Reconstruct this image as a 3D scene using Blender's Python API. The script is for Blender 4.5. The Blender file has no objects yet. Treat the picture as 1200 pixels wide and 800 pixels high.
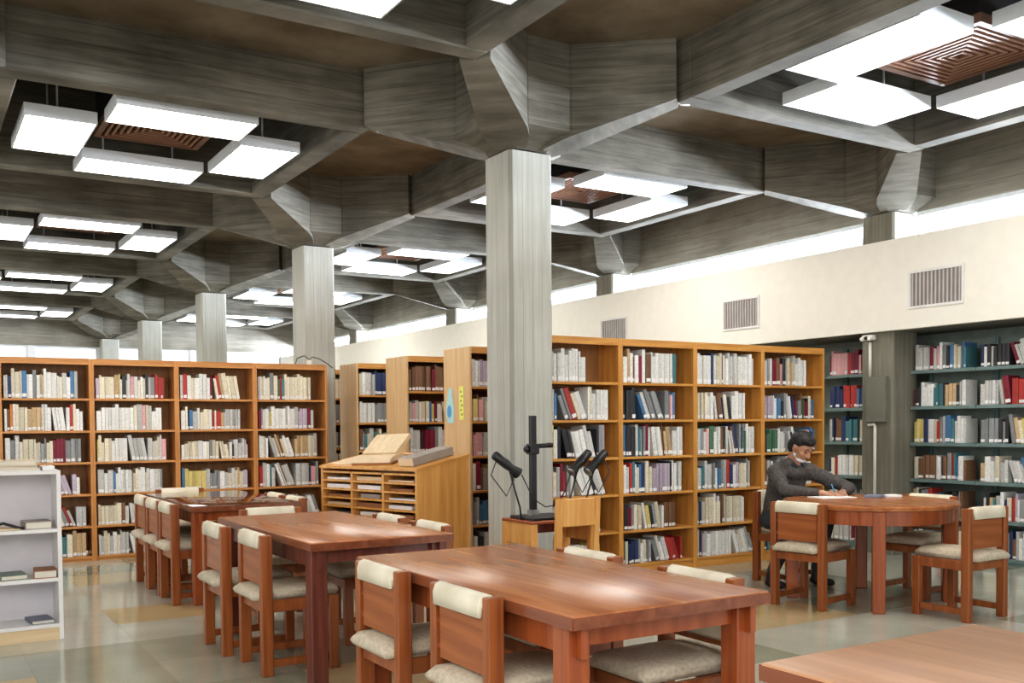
import bpy, bmesh, math, random
from mathutils import Vector, Matrix

random.seed(7)
PI = math.pi
SC = bpy.context.scene
COL = bpy.data.collections.new('library')
SC.collection.children.link(COL)
R = math.radians

# ------------------------------------------------------------------ camera frame
F, CY, TH, CX0, HC, PIT, ROL = 1157.3, 534.67, .5493, .0585, 1.31, .0321, .0078
_c, _s = math.cos(PIT), math.sin(PIT)
_P = Matrix(((1, 0, 0), (0, _c, _s), (0, -_s, _c)))
_c, _s = math.cos(ROL), math.sin(ROL)
_M = Matrix(((_c, -_s, 0), (_s, _c, 0), (0, 0, 1))) @ _P
ct, st = math.cos(TH), math.sin(TH)
def toworld(v):            # camera frame (right, up, forward) -> world axes
    return Vector((v[0]*ct + v[2]*st, -v[0]*st + v[2]*ct, v[1]))
CAMPOS = Vector((-CX0*ct - 7*st, CX0*st - 7*ct, HC))
RIGHT, UP, FWD = toworld(_M[0]), toworld(_M[1]), toworld(_M[2])
def proj(p):
    d = Vector(p) - CAMPOS
    z = d.dot(FWD)
    if z < .05: return (-9999, -9999, z)
    return (600 + F*d.dot(RIGHT)/z, CY - F*d.dot(UP)/z, z)

# ------------------------------------------------------------------ materials
def new_mat(name):
    m = bpy.data.materials.new(name); m.use_nodes = True
    nt = m.node_tree
    b = nt.nodes['Principled BSDF']
    return m, nt, b
def N(nt, t, **k):
    n = nt.nodes.new(t)
    for a, v in k.items(): setattr(n, a, v)
    return n
def ramp(nt, fac, stops):
    r = N(nt, 'ShaderNodeValToRGB')
    el = r.color_ramp.elements
    el[0].position, el[0].color = stops[0][0], (*stops[0][1], 1)
    el[1].position, el[1].color = stops[-1][0], (*stops[-1][1], 1)
    for p, c in stops[1:-1]:
        e = el.new(p); e.color = (*c, 1)
    nt.links.new(fac, r.inputs[0])
    return r
def noise_mat(name, stops, scale=(1, 1, 1), nscale=4, detail=5, rough=.6, coord='Object', bump=0, spec=.5, metallic=0, dist=0, wpos=False):
    m, nt, b = new_mat(name)
    if wpos:
        g = N(nt, 'ShaderNodeNewGeometry'); src = g.outputs['Position']
    else:
        g = N(nt, 'ShaderNodeTexCoord'); src = g.outputs[coord]
    mp = N(nt, 'ShaderNodeMapping'); mp.inputs['Scale'].default_value = scale
    nt.links.new(src, mp.inputs[0])
    nz = N(nt, 'ShaderNodeTexNoise'); nz.inputs['Scale'].default_value = nscale
    nz.inputs['Detail'].default_value = detail
    nz.inputs['Distortion'].default_value = dist
    nt.links.new(mp.outputs[0], nz.inputs['Vector'])
    r = ramp(nt, nz.outputs['Fac'], stops)
    nt.links.new(r.outputs[0], b.inputs['Base Color'])
    b.inputs['Roughness'].default_value = rough
    b.inputs['Specular IOR Level'].default_value = spec
    b.inputs['Metallic'].default_value = metallic
    if bump:
        bp = N(nt, 'ShaderNodeBump'); bp.inputs['Strength'].default_value = bump
        bp.inputs['Distance'].default_value = .01
        nt.links.new(nz.outputs['Fac'], bp.inputs['Height']); nt.links.new(bp.outputs[0], b.inputs['Normal'])
    return m
def flat(name, col, rough=.5, metallic=0, spec=.5, var=.06):
    c0 = tuple(max(0, c*(1-var)) for c in col); c1 = tuple(min(1, c*(1+var)) for c in col)
    return noise_mat(name, [(.3, c0), (.7, c1)], nscale=9, detail=2, rough=rough, metallic=metallic, spec=spec)

def concrete(name, dark, mid, light, vertical=False, lines=.14):
    """board-marked concrete: streaks along the boards, joints between them, blotches over all"""
    m, nt, b = new_mat(name)
    g = N(nt, 'ShaderNodeNewGeometry')
    mp = N(nt, 'ShaderNodeMapping')
    mp.inputs['Scale'].default_value = (16, 16, .9) if vertical else (1.1, 1.1, 15)
    nt.links.new(g.outputs['Position'], mp.inputs[0])
    nz = N(nt, 'ShaderNodeTexNoise'); nz.inputs['Scale'].default_value = 1.6
    nz.inputs['Detail'].default_value = 6; nz.inputs['Roughness'].default_value = .62; nz.inputs['Distortion'].default_value = .4
    nt.links.new(mp.outputs[0], nz.inputs['Vector'])
    bl = N(nt, 'ShaderNodeTexNoise'); bl.inputs['Scale'].default_value = 1.3; bl.inputs['Detail'].default_value = 4
    nt.links.new(g.outputs['Position'], bl.inputs['Vector'])
    ad = N(nt, 'ShaderNodeMath', operation='MULTIPLY_ADD')
    nt.links.new(bl.outputs['Fac'], ad.inputs[0]); ad.inputs[1].default_value = .55
    hf = N(nt, 'ShaderNodeMath', operation='MULTIPLY'); hf.inputs[1].default_value = .5
    nt.links.new(nz.outputs['Fac'], hf.inputs[0]); nt.links.new(hf.outputs[0], ad.inputs[2])
    r = ramp(nt, ad.outputs[0], [(.36, dark), (.52, mid), (.68, light)])
    # board joints
    sp = N(nt, 'ShaderNodeSeparateXYZ'); nt.links.new(g.outputs['Position'], sp.inputs[0])
    if vertical:
        s = N(nt, 'ShaderNodeMath', operation='ADD'); nt.links.new(sp.outputs[0], s.inputs[0]); nt.links.new(sp.outputs[1], s.inputs[1]); src = s.outputs[0]
        lines = .085
    else: src = sp.outputs[2]
    dv = N(nt, 'ShaderNodeMath', operation='DIVIDE'); dv.inputs[1].default_value = lines; nt.links.new(src, dv.inputs[0])
    fr = N(nt, 'ShaderNodeMath', operation='FRACT'); nt.links.new(dv.outputs[0], fr.inputs[0])
    lt = N(nt, 'ShaderNodeMath', operation='LESS_THAN'); lt.inputs[1].default_value = .05; nt.links.new(fr.outputs[0], lt.inputs[0])
    nm = N(nt, 'ShaderNodeSeparateXYZ'); nt.links.new(g.outputs['Normal'], nm.inputs[0])
    ab = N(nt, 'ShaderNodeMath', operation='ABSOLUTE'); nt.links.new(nm.outputs[2], ab.inputs[0])
    ls = N(nt, 'ShaderNodeMath', operation='LESS_THAN'); ls.inputs[1].default_value = .5; nt.links.new(ab.outputs[0], ls.inputs[0])
    mu = N(nt, 'ShaderNodeMath', operation='MULTIPLY'); nt.links.new(lt.outputs[0], mu.inputs[0]); nt.links.new(ls.outputs[0], mu.inputs[1])
    m2 = N(nt, 'ShaderNodeMath', operation='MULTIPLY'); nt.links.new(mu.outputs[0], m2.inputs[0]); m2.inputs[1].default_value = .45
    mx = N(nt, 'ShaderNodeMix', data_type='RGBA', blend_type='MULTIPLY')
    nt.links.new(m2.outputs[0], mx.inputs[0]); nt.links.new(r.outputs[0], mx.inputs[6]); mx.inputs[7].default_value = (.35, .33, .3, 1)
    nt.links.new(mx.outputs[2], b.inputs['Base Color'])
    b.inputs['Roughness'].default_value = .8
    bp = N(nt, 'ShaderNodeBump'); bp.inputs['Strength'].default_value = .35; bp.inputs['Distance'].default_value = .01
    nt.links.new(nz.outputs['Fac'], bp.inputs['Height']); nt.links.new(bp.outputs[0], b.inputs['Normal'])
    return m

def wood(name, dark, light, axis=0, rough=.35, scale=1.0, spec=.5):
    sc = [14, 14, 14]; sc[axis] = 1.0
    return noise_mat(name, [(.3, dark), (.5, tuple((a+b)/2 for a, b in zip(dark, light))), (.72, light)],
                     scale=tuple(s*scale for s in sc), nscale=1.5, detail=6, rough=rough, dist=.6, spec=spec)

M = {}
M['beam'] = concrete('board marked concrete', (.085, .078, .062), (.17, .158, .130), (.29, .272, .232))
M['strip'] = concrete('brown formed concrete', (.10, .073, .045), (.19, .15, .105), (.29, .245, .185))
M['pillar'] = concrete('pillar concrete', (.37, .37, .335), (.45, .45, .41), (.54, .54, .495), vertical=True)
M['pillard'] = concrete('shaded pillar concrete', (.15, .145, .11), (.21, .20, .16), (.28, .27, .225), vertical=True)  # same concrete darkened: shade on the window-wall pillars put into the colour
M['spandrel'] = concrete('grey concrete', (.17, .155, .125), (.26, .24, .20), (.36, .34, .30))
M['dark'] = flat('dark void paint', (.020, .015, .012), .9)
M['cream'] = flat('cream painted plaster', (.80, .775, .705), .7, var=.02)
M['soffit'] = flat('grey soffit paint', (.22, .22, .20), .8)
M['oak'] = wood('honey oak veneer', (.54, .245, .055), (.76, .41, .12), 2, .35)
M['oakh'] = wood('honey oak board', (.54, .245, .055), (.76, .41, .12), 0, .35)
M['oakend'] = wood('pale oak end panel', (.62, .40, .20), (.76, .54, .31), 2, .4)
M['oakback'] = wood('oak back board', (.26, .125, .045), (.38, .20, .08), 2, .5)
M['oakL'] = wood('amber oak veneer', (.46, .195, .06), (.66, .33, .115), 2, .35)
M['oakLh'] = wood('amber oak board', (.46, .195, .06), (.66, .33, .115), 0, .35)
M['table'] = wood('polished mahogany top', (.31, .105, .038), (.52, .215, .082), 1, .25, .8, .42)
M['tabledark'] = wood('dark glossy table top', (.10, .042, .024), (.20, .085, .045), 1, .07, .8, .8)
M['tabledge'] = wood('mahogany edge', (.17, .052, .022), (.27, .09, .04), 1, .25)
M['tableleg'] = wood('mahogany leg', (.25, .06, .018), (.40, .115, .036), 2, .25)
M['tablelegd'] = wood('dark mahogany leg', (.12, .035, .024), (.20, .062, .04), 2, .25)
M['palewood'] = wood('worn pale table top', (.50, .25, .12), (.66, .37, .20), 1, .3, .8)
M['chair'] = wood('chair mahogany', (.20, .056, .016), (.38, .125, .036), 2, .32)
M['chairback'] = wood('chair plywood', (.24, .068, .020), (.41, .14, .042), 1, .32)
M['honey'] = wood('light oak chair', (.58, .28, .075), (.76, .42, .14), 2, .35)
M['cushion'] = noise_mat('cream vinyl', [(.3, (.62, .56, .43)), (.7, (.80, .75, .62))], nscale=7, rough=.5, bump=.2)
M['seat'] = noise_mat('oatmeal fabric', [(.3, (.47, .40, .30)), (.7, (.62, .55, .43))], nscale=60, detail=3, rough=.75, bump=.3)
M['seatgrey'] = noise_mat('grey vinyl', [(.3, (.22, .23, .23)), (.7, (.30, .31, .31))], nscale=12, rough=.4)
M['white'] = flat('white laminate', (.78, .77, .76), .5, var=.03)
M['lilacwhite'] = flat('pale lilac board', (.66, .63, .66), .6, var=.04)
M['birch'] = wood('birch kick board', (.66, .50, .30), (.78, .63, .42), 0, .5)
M['housing'] = flat('fixture enamel', (.66, .68, .70), .45, var=.03)
M['vent'] = flat('brown vent enamel', (.20, .10, .06), .5)
M['ventw'] = flat('white vent enamel', (.72, .71, .69), .5)
M['ventd'] = flat('vent shadow', (.24, .21, .21), .8)
M['teal'] = flat('teal grey steel shelf', (.17, .245, .24), .45, var=.08)
M['tealback'] = flat('grey green shelf back', (.25, .30, .27), .6, var=.12)
M['black'] = flat('black plastic', (.015, .015, .017), .4)
M['steel'] = flat('worn steel', (.45, .45, .45), .35, 1)
M['pipe'] = flat('white conduit', (.78, .77, .72), .5)
M['panelbox'] = flat('olive grey metal box', (.20, .20, .165), .6)
M['paper'] = flat('white paper', (.85, .85, .86), .8, var=.03)
M['kraft'] = flat('aged paper', (.70, .55, .38), .8)
M['boxgrey'] = flat('grey book cloth', (.36, .32, .29), .7)
M['leather'] = flat('brown leather binding', (.34, .15, .07), .6)
M['frame'] = flat('window frame paint', (.72, .74, .77), .5)
M['cyan'] = flat('pale cyan poster', (.45, .68, .70), .7)
M['yellow'] = flat('yellow poster', (.82, .80, .22), .7)
M['blueink'] = flat('blue ink', (.12, .35, .62), .7)
M['sweater'] = noise_mat('grey knit', [(.3, (.070, .062, .060)), (.7, (.13, .118, .115))], nscale=45, detail=3, rough=.95, bump=.5)
M['trouser'] = flat('dark grey trousers', (.05, .055, .065), .9)
M['skin'] = noise_mat('skin', [(.3, (.42, .22, .14)), (.7, (.54, .30, .20))], nscale=12, rough=.5)
M['hair'] = noise_mat('black hair', [(.3, (.008, .007, .008)), (.7, (.03, .026, .03))], scale=(1, 1, .3), nscale=60, rough=.5, bump=.8)
M['mask'] = flat('white face mask', (.80, .83, .88), .8, var=.02)
M['shirtdark'] = flat('charcoal scarf cloth', (.03, .034, .042), .9)

def emis(name, col, s):
    m, nt, b = new_mat(name)
    nz = N(nt, 'ShaderNodeTexNoise'); nz.inputs['Scale'].default_value = .8
    tc = N(nt, 'ShaderNodeTexCoord'); nt.links.new(tc.outputs['Object'], nz.inputs['Vector'])
    r = ramp(nt, nz.outputs['Fac'], [(.3, tuple(c*.97 for c in col)), (.7, col)])
    nt.links.new(r.outputs[0], b.inputs['Emission Color']); b.inputs['Emission Strength'].default_value = s
    b.inputs['Base Color'].default_value = (*col, 1)
    return m
M['glow'] = emis('lit acrylic diffuser', (1, .96, .885), 7.5)

# thin window glass
def glass():
    m, nt, b = new_mat('window glass')
    nt.nodes.remove(b)
    out = nt.nodes['Material Output']
    t = N(nt, 'ShaderNodeBsdfTransparent'); t.inputs[0].default_value = (.93, .96, 1, 1)
    g = N(nt, 'ShaderNodeBsdfGlossy'); g.inputs['Roughness'].default_value = .03
    mx = N(nt, 'ShaderNodeMixShader'); mx.inputs[0].default_value = .07
    nt.links.new(t.outputs[0], mx.inputs[1]); nt.links.new(g.outputs[0], mx.inputs[2]); nt.links.new(mx.outputs[0], out.inputs[0])
    return m
M['glass'] = glass()

# floor: polished terrazzo tiles of mixed tint
def floor_mat():
    m, nt, b = new_mat('polished terrazzo tile floor')
    g = N(nt, 'ShaderNodeNewGeometry')
    mp = N(nt, 'ShaderNodeMapping'); mp.inputs['Scale'].default_value = (1/.62, 1/.62, 0); mp.inputs['Location'].default_value = (.1, .35, 0)
    nt.links.new(g.outputs['Position'], mp.inputs[0])
    fl = N(nt, 'ShaderNodeVectorMath', operation='FLOOR'); nt.links.new(mp.outputs[0], fl.inputs[0])
    wn = N(nt, 'ShaderNodeTexWhiteNoise', noise_dimensions='3D'); nt.links.new(fl.outputs[0], wn.inputs['Vector'])
    r = ramp(nt, wn.outputs['Value'], [(0, (.37, .39, .30)), (.18, (.41, .43, .34)), (.22, (.58, .58, .50)), (.5, (.62, .62, .54)),
                                       (.80, (.56, .57, .49)), (.83, (.62, .48, .27)), (1, (.60, .53, .36))])
    r.color_ramp.interpolation = 'LINEAR'
    n1 = N(nt, 'ShaderNodeTexNoise'); n1.inputs['Scale'].default_value = 2.2; n1.inputs['Detail'].default_value = 3
    nt.links.new(g.outputs['Position'], n1.inputs['Vector'])
    n2 = N(nt, 'ShaderNodeTexNoise'); n2.inputs['Scale'].default_value = 90; n2.inputs['Detail'].default_value = 2
    nt.links.new(g.outputs['Position'], n2.inputs['Vector'])
    r1 = ramp(nt, n1.outputs['Fac'], [(.3, (.82, .82, .80)), (.7, (1.0, 1.0, 1.0))])
    r2 = ramp(nt, n2.outputs['Fac'], [(.35, (.86, .86, .86)), (.65, (1, 1, 1))])
    m1 = N(nt, 'ShaderNodeMix', data_type='RGBA', blend_type='MULTIPLY'); m1.inputs[0].default_value = 1
    nt.links.new(r.outputs[0], m1.inputs[6]); nt.links.new(r1.outputs[0], m1.inputs[7])
    m2 = N(nt, 'ShaderNodeMix', data_type='RGBA', blend_type='MULTIPLY'); m2.inputs[0].default_value = 1
    nt.links.new(m1.outputs[2], m2.inputs[6]); nt.links.new(r2.outputs[0], m2.inputs[7])
    # joints
    fr = N(nt, 'ShaderNodeVectorMath', operation='FRACTION'); nt.links.new(mp.outputs[0], fr.inputs[0])
    sp = N(nt, 'ShaderNodeSeparateXYZ'); nt.links.new(fr.outputs[0], sp.inputs[0])
    mn = N(nt, 'ShaderNodeMath', operation='MINIMUM'); nt.links.new(sp.outputs[0], mn.inputs[0]); nt.links.new(sp.outputs[1], mn.inputs[1])
    lt = N(nt, 'ShaderNodeMath', operation='LESS_THAN'); lt.inputs[1].default_value = .012; nt.links.new(mn.outputs[0], lt.inputs[0])
    lm = N(nt, 'ShaderNodeMath', operation='MULTIPLY'); lm.inputs[1].default_value = .15; nt.links.new(lt.outputs[0], lm.inputs[0])
    m3 = N(nt, 'ShaderNodeMix', data_type='RGBA'); nt.links.new(lm.outputs[0], m3.inputs[0]); nt.links.new(m2.outputs[2], m3.inputs[6])
    m3.inputs[7].default_value = (.18, .17, .13, 1)
    nt.links.new(m3.outputs[2], b.inputs['Base Color'])
    b.inputs['Roughness'].default_value = .11
    b.inputs['Specular IOR Level'].default_value = .85
    n3 = N(nt, 'ShaderNodeTexNoise'); n3.inputs['Scale'].default_value = 3
    nt.links.new(g.outputs['Position'], n3.inputs['Vector'])
    bp = N(nt, 'ShaderNodeBump'); bp.inputs['Strength'].default_value = .06; bp.inputs['Distance'].default_value = .02
    nt.links.new(n3.outputs['Fac'], bp.inputs['Height']); nt.links.new(bp.outputs[0], b.inputs['Normal'])
    return m
M['floor'] = floor_mat()

def book_mat(name, attr):
    """book cloth: colour from the object (or a colour attribute), faint title bands across the spine"""
    m, nt, b = new_mat(name)
    if attr:
        c = N(nt, 'ShaderNodeAttribute', attribute_name='Col'); cs = c.outputs['Color']
    else:
        c = N(nt, 'ShaderNodeObjectInfo'); cs = c.outputs['Color']
    g = N(nt, 'ShaderNodeNewGeometry')
    mp = N(nt, 'ShaderNodeMapping'); mp.inputs['Scale'].default_value = (34, 34, 30)
    nt.links.new(g.outputs['Position'], mp.inputs[0])
    nz = N(nt, 'ShaderNodeTexNoise'); nz.inputs['Scale'].default_value = 2.2; nz.inputs['Detail'].default_value = 3
    nt.links.new(mp.outputs[0], nz.inputs['Vector'])
    r = ramp(nt, nz.outputs['Fac'], [(.36, (.5, .5, .5)), (.46, (1, 1, 1)), (.62, (1, 1, 1)), (.68, (1.25, 1.22, 1.18))])
    mx = N(nt, 'ShaderNodeMix', data_type='RGBA', blend_type='MULTIPLY'); mx.inputs[0].default_value = .4
    nt.links.new(cs, mx.inputs[6]); nt.links.new(r.outputs[0], mx.inputs[7])
    nt.links.new(mx.outputs[2], b.inputs['Base Color']); b.inputs['Roughness'].default_value = .45
    return m
M['book'] = book_mat('book cloth', False)
M['bookstuff'] = book_mat('book cloth bulk', True)
M['pages'] = flat('page edges', (.72, .68, .58), .85)

# ------------------------------------------------------------------ mesh helpers
class MB:
    def __init__(s): s.bm = bmesh.new(); s.mats = []
    def mi(s, mat):
        if mat is None: return 0
        if mat not in s.mats: s.mats.append(mat)
        return s.mats.index(mat)
    def _add(s, verts, faces, mat=None, smooth=False):
        vs = [s.bm.verts.new(v) for v in verts]
        i = s.mi(mat)
        for f in faces:
            try:
                q = s.bm.faces.new([vs[k] for k in f]); q.material_index = i; q.smooth = smooth
            except ValueError: pass
        return vs
    def box(s, x0, x1, y0, y1, z0, z1, mat=None, bev=0, mtx=None, seg=1):
        b = bmesh.new()
        v = [b.verts.new((x, y, z)) for x in (x0, x1) for y in (y0, y1) for z in (z0, z1)]
        for f in ((0,1,3,2), (4,6,7,5), (0,4,5,1), (2,3,7,6), (0,2,6,4), (1,5,7,3)): b.faces.new([v[k] for k in f])
        if bev: bmesh.ops.bevel(b, geom=list(b.edges), offset=bev, segments=seg, profile=.5, affect='EDGES')
        if mtx: bmesh.ops.transform(b, matrix=mtx, verts=b.verts)
        b.verts.index_update()
        s._add([w.co.copy() for w in b.verts], [[w.index for w in f.verts] for f in b.faces], mat, smooth=(seg > 1))
        b.free(); return s
    def prism(s, pts, z0, z1, mat=None):
        n = len(pts)
        s._add([(p[0], p[1], z0) for p in pts]+[(p[0], p[1], z1) for p in pts],
               [list(range(n))[::-1], list(range(n, 2*n))]+[[i, (i+1) % n, n+(i+1) % n, n+i] for i in range(n)], mat); return s
    def loft(s, rings, mat=None, cap=True, smooth=False):
        n = len(rings[0]); vs = [p for r in rings for p in r]; fs = []
        for k in range(len(rings)-1):
            for i in range(n):
                fs.append([k*n+i, k*n+(i+1) % n, (k+1)*n+(i+1) % n, (k+1)*n+i])
        if cap: fs += [list(range(n))[::-1], list(range((len(rings)-1)*n, len(rings)*n))]
        s._add(vs, fs, mat, smooth); return s
    def tube(s, pts, rad, mat=None, n=8):
        pts = [Vector(p) for p in pts]; rings = []
        rr = rad if isinstance(rad, (list, tuple)) else [rad]*len(pts)
        prev = None
        for i, p in enumerate(pts):
            d = (pts[min(i+1, len(pts)-1)]-pts[max(i-1, 0)]).normalized()
            if prev is None: a = d.orthogonal().normalized()
            else: a = (prev - d*prev.dot(d)).normalized()
            prev = a; b_ = d.cross(a)
            rings.append([p+(a*math.cos(t)+b_*math.sin(t))*rr[i] for t in [2*PI*k/n for k in range(n)]])
        return s.loft(rings, mat, True, n > 6)
    def ell(s, c, r, mat=None, mtx=None, seg=16, rings=10):
        b = bmesh.new(); bmesh.ops.create_uvsphere(b, u_segments=seg, v_segments=rings, radius=1)
        T = Matrix.Translation(Vector(c)) @ (mtx or Matrix.Identity(4)) @ Matrix.Diagonal((*r, 1))
        bmesh.ops.transform(b, matrix=T, verts=b.verts); b.verts.index_update()
        s._add([w.co.copy() for w in b.verts], [[w.index for w in f.verts] for f in b.faces], mat, True); b.free(); return s
    def build(s, name, mat=None, parent=None, link=True):
        me = bpy.data.meshes.new(name)
        bmesh.ops.recalc_face_normals(s.bm, faces=list(s.bm.faces))
        s.bm.to_mesh(me); s.bm.free()
        if s.mats:
            for m in s.mats: me.materials.append(m)
        elif mat: me.materials.append(mat)
        o = bpy.data.objects.new(name, me)
        if link: COL.objects.link(o)
        if parent: o.parent = parent
        return o
def tag(o, label=None, cat=None, group=None, kind=None):
    if label: o['label'] = label
    if cat: o['category'] = cat
    if group: o['group'] = group
    if kind: o['kind'] = kind
    return o
def empty(name, loc=(0, 0, 0), rz=0, **k):
    o = bpy.data.objects.new(name, None); o.empty_display_size = .1
    o.location = loc; o.rotation_euler = (0, 0, rz); COL.objects.link(o)
    return tag(o, **k)
def dup(root, **k):
    c = root.copy(); COL.objects.link(c)
    for ch in list(root.children):
        d = ch.copy(); COL.objects.link(d); d.parent = c
        for g in list(ch.children):
            e = g.copy(); COL.objects.link(e); e.parent = d
    return tag(c, **k)
def bx(name, x0, x1, y0, y1, z0, z1, mat, parent=None, bev=0):
    return MB().box(x0, x1, y0, y1, z0, z1, None, bev).build(name, mat, parent)

# ------------------------------------------------------------------ building
BU, BV = 4.36, 4.49
OX, OY = .333, .535                # axis of the large central pillar
OI = 1.014; RW = .174                 # inner coffer corner offset from the pillar axis, rim width
ZC, ZK, ZR, ZS, ZT = 3.36, 3.468, 3.664, 4.10, 4.62
FAR = 18.57

bx('floor', -10, 5.3, -8.5, FAR, -.1, 0, M['floor'])['kind'] = 'structure'

def coffer_list():
    return [(i, j) for i in (-2, -1, 0) for j in (-2, -1, 0, 1, 2, 3)]
cl = MB()
# strips between coffers (slab) : grid of boxes leaving the coffer holes
us = [-10]; vs_ = [-10.3]
def holes():
    H = []
    for i, j in coffer_list():
        cu, cv = OX+(i+.5)*BU, OY+(j+.5)*BV
        H.append((cu-BU/2+OI-RW/2, cu+BU/2-OI+RW/2, cv-BV/2+OI-RW/2, cv+BV/2-OI+RW/2))
    return H
HL = holes()
ulines = sorted(set([round(h[0], 4) for h in HL]+[round(h[1], 4) for h in HL]+[-10, 5.1]))
vlines = sorted(set([round(h[2], 4) for h in HL]+[round(h[3], 4) for h in HL]+[-8.5, FAR+.2]))
for a in range(len(ulines)-1):
    for b in range(len(vlines)-1):
        mu, mv = (ulines[a]+ulines[a+1])/2, (vlines[b]+vlines[b+1])/2
        if any(h[0] < mu < h[1] and h[2] < mv < h[3] for h in HL): continue
        cl.box(ulines[a], ulines[a+1], vlines[b], vlines[b+1], ZS, ZS+.1, M['strip'])
for i, j in coffer_list():
    cu, cv = OX+(i+.5)*BU, OY+(j+.5)*BV
    hu, hv = BU/2-OI, BV/2-OI
    for (a0, a1, b0, b1) in ((-hu-RW, hu+RW, -hv-RW, -hv), (-hu-RW, hu+RW, hv, hv+RW), (-hu-RW, -hu, -hv, hv), (hu, hu+RW, -hv, hv)):
        cl.box(cu+a0, cu+a1, cv+b0, cv+b1, ZR, ZT, M['beam'], bev=.012)
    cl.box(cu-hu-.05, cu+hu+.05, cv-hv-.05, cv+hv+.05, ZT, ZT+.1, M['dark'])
cl.build('ceiling')['kind'] = 'structure'

# pillars with four-armed capitals
def oct_ring(e, w, z):       # square of half-size e whose corners are cut, leaving axis faces of half-width w
    return [Vector(p) for p in ((w, -e, z), (e, -w, z), (e, w, z), (w, e, z), (-w, e, z), (-e, w, z), (-e, -w, z), (-w, -e, z))]
def make_pillar(arms, half=.19):
    sh = MB()
    ch = .022
    r = lambda z: oct_ring(half, half-ch, z)
    sh.loft([r(0), r(ZC-.012)])
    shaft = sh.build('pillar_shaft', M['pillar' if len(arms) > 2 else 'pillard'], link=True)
    cp = MB()
    e, w = .436, .18
    cp.loft([oct_ring(half, half-.06, ZC), oct_ring(e, w, ZK), oct_ring(e, w, ZS)])
    for sx, sy in arms:
        d = Vector((sx, sy, 0)).normalized(); n = Vector((-d.y, d.x, 0))
        c0 = (e+w)/2*math.sqrt(2)
        L = math.hypot(OI-RW, OI-RW)+.02
        w1 = .104
        def V(b, o, z): return Vector((b.x, b.y, 0)) + n*o + Vector((0, 0, z))
        cp.loft([[V(d*rr, -ww, zz), V(d*rr, ww, zz), V(d*rr, ww, ZS), V(d*rr, -ww, ZS)] for rr, ww, zz in
                 ((.22, .12, ZC+.004), (.36, .168, ZC+.046), (c0+.02, .178, ZC+.075), (L, w1, ZR))])
    cap = cp.build('capital', M['beam'], link=True)
    return shaft, cap
ARM4 = [(-1, -1), (-1, 1), (1, -1), (1, 1)]
ordn = ['nearest', 'second', 'third', 'fourth', 'fifth']
s0, c0_ = make_pillar(ARM4)
proto = empty('concrete_pillar', (OX, OY, 0)); s0.parent = proto; c0_.parent = proto
tag(proto, 'largest grey concrete pillar with flared capital, standing in the centre of the photo', 'pillar', 'concrete pillars in the reading room')
for k in range(1, 5):
    o = dup(proto, label='grey concrete pillar of the free-standing row, %s behind the large central one' % ['', 'first', 'second', 'third', 'fourth and farthest'][k])
    o.location = (OX, OY+k*BV, 0)
o = dup(proto, label='grey concrete pillar just outside the left edge, only its capital joint showing at top left'); o.location = (OX-BU, OY, 0)
s1, c1_ = make_pillar([(-1, -1), (-1, 1)])
pw = empty('concrete_pillar', (OX+BU, OY, 0)); s1.parent = pw; c1_.parent = pw
tag(pw, 'concrete pillar in the window wall with white conduit, between the green shelves', 'pillar', 'concrete pillars along the window wall')
for k in range(1, 4):
    o = dup(pw, label='window-wall concrete pillar rising above the cream panel, %s beyond the conduit pillar' % ['', 'first', 'second', 'third'][k])
    o.location = (OX+BU, OY+k*BV, 0)

# window wall
UW = 4.80
bx('wall_right', 4.431, 4.50, -8.5, FAR, 2.193, 3.065, M['cream'])['kind'] = 'structure'
sp = MB(); sp.box(UW, UW+.2, -8.5, FAR, 3.37, ZS+.02)
sp.build('trim_1', M['spandrel'])['kind'] = 'structure'
sf = MB(); sf.box(4.502, 5.2, -8.5, FAR, 2.193, 2.28); sf.build('trim_2', M['soffit'])['kind'] = 'structure'
sl = MB(); sl.box(4.502, 5.0, -8.5, FAR, 2.96, 3.02); sl.build('trim_3', M['cream'])['kind'] = 'structure'
bx('wall_recess', 5.2, 5.3, -8.5, FAR, 0, 2.193, M['tealback'])['kind'] = 'structure'
n = 1
for k in range(-2, 4):
    y0, y1 = OY+k*BV+.21, OY+(k+1)*BV-.21
    if k == 3: y1 = FAR
    f = MB()
    f.box(UW+.03, UW+.07, y0, y1, 3.33, 3.37); f.box(UW+.03, UW+.07, y0, y1, 3.02, 3.065)
    ym = (y0+y1)/2
    for yy in (y0+.015, ym-.8, ym, ym+.8, y1-.015): f.box(UW+.03, UW+.07, yy-.012, yy+.012, 3.065, 3.33)
    fo = f.build('window_%d' % n, M['frame']); fo['kind'] = 'structure'
    g = MB().box(UW+.045, UW+.052, y0, y1, 3.05, 3.34).build('pane', M['glass'], fo)
    n += 1
# far wall with its own high windows
fw = MB(); fw.box(-10, 5.3, FAR, FAR+.2, 0, 2.847); fw.build('wall_far', M['cream'])['kind'] = 'structure'
ft = MB(); ft.box(-10, 5.0, FAR, FAR+.2, 3.173, ZS+.02); ft.build('trim_4', M['spandrel'])['kind'] = 'structure'
for (a, b) in ((OX+1.09*p_, OX+1.09*q_) for p_, q_ in ((-6.3, -5.2), (-5.0, -3.3), (-3.1, -1.55), (-1.45, -.2), (.2, .98), (1.02, 1.7), (1.78, 3.78))):
    f = MB()
    f.box(a, b, FAR+.05, FAR+.1, 2.847, 2.89); f.box(a, b, FAR+.05, FAR+.1, 3.13, 3.173)
    for xx in (a, b-.05): f.box(xx, xx+.05, FAR+.05, FAR+.1, 2.89, 3.13)
    fo = f.build('window_%d' % n, M['frame']); fo['kind'] = 'structure'
    MB().box(a, b, FAR+.07, FAR+.078, 2.87, 3.15).build('pane', M['glass'], fo)
    n += 1
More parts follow.
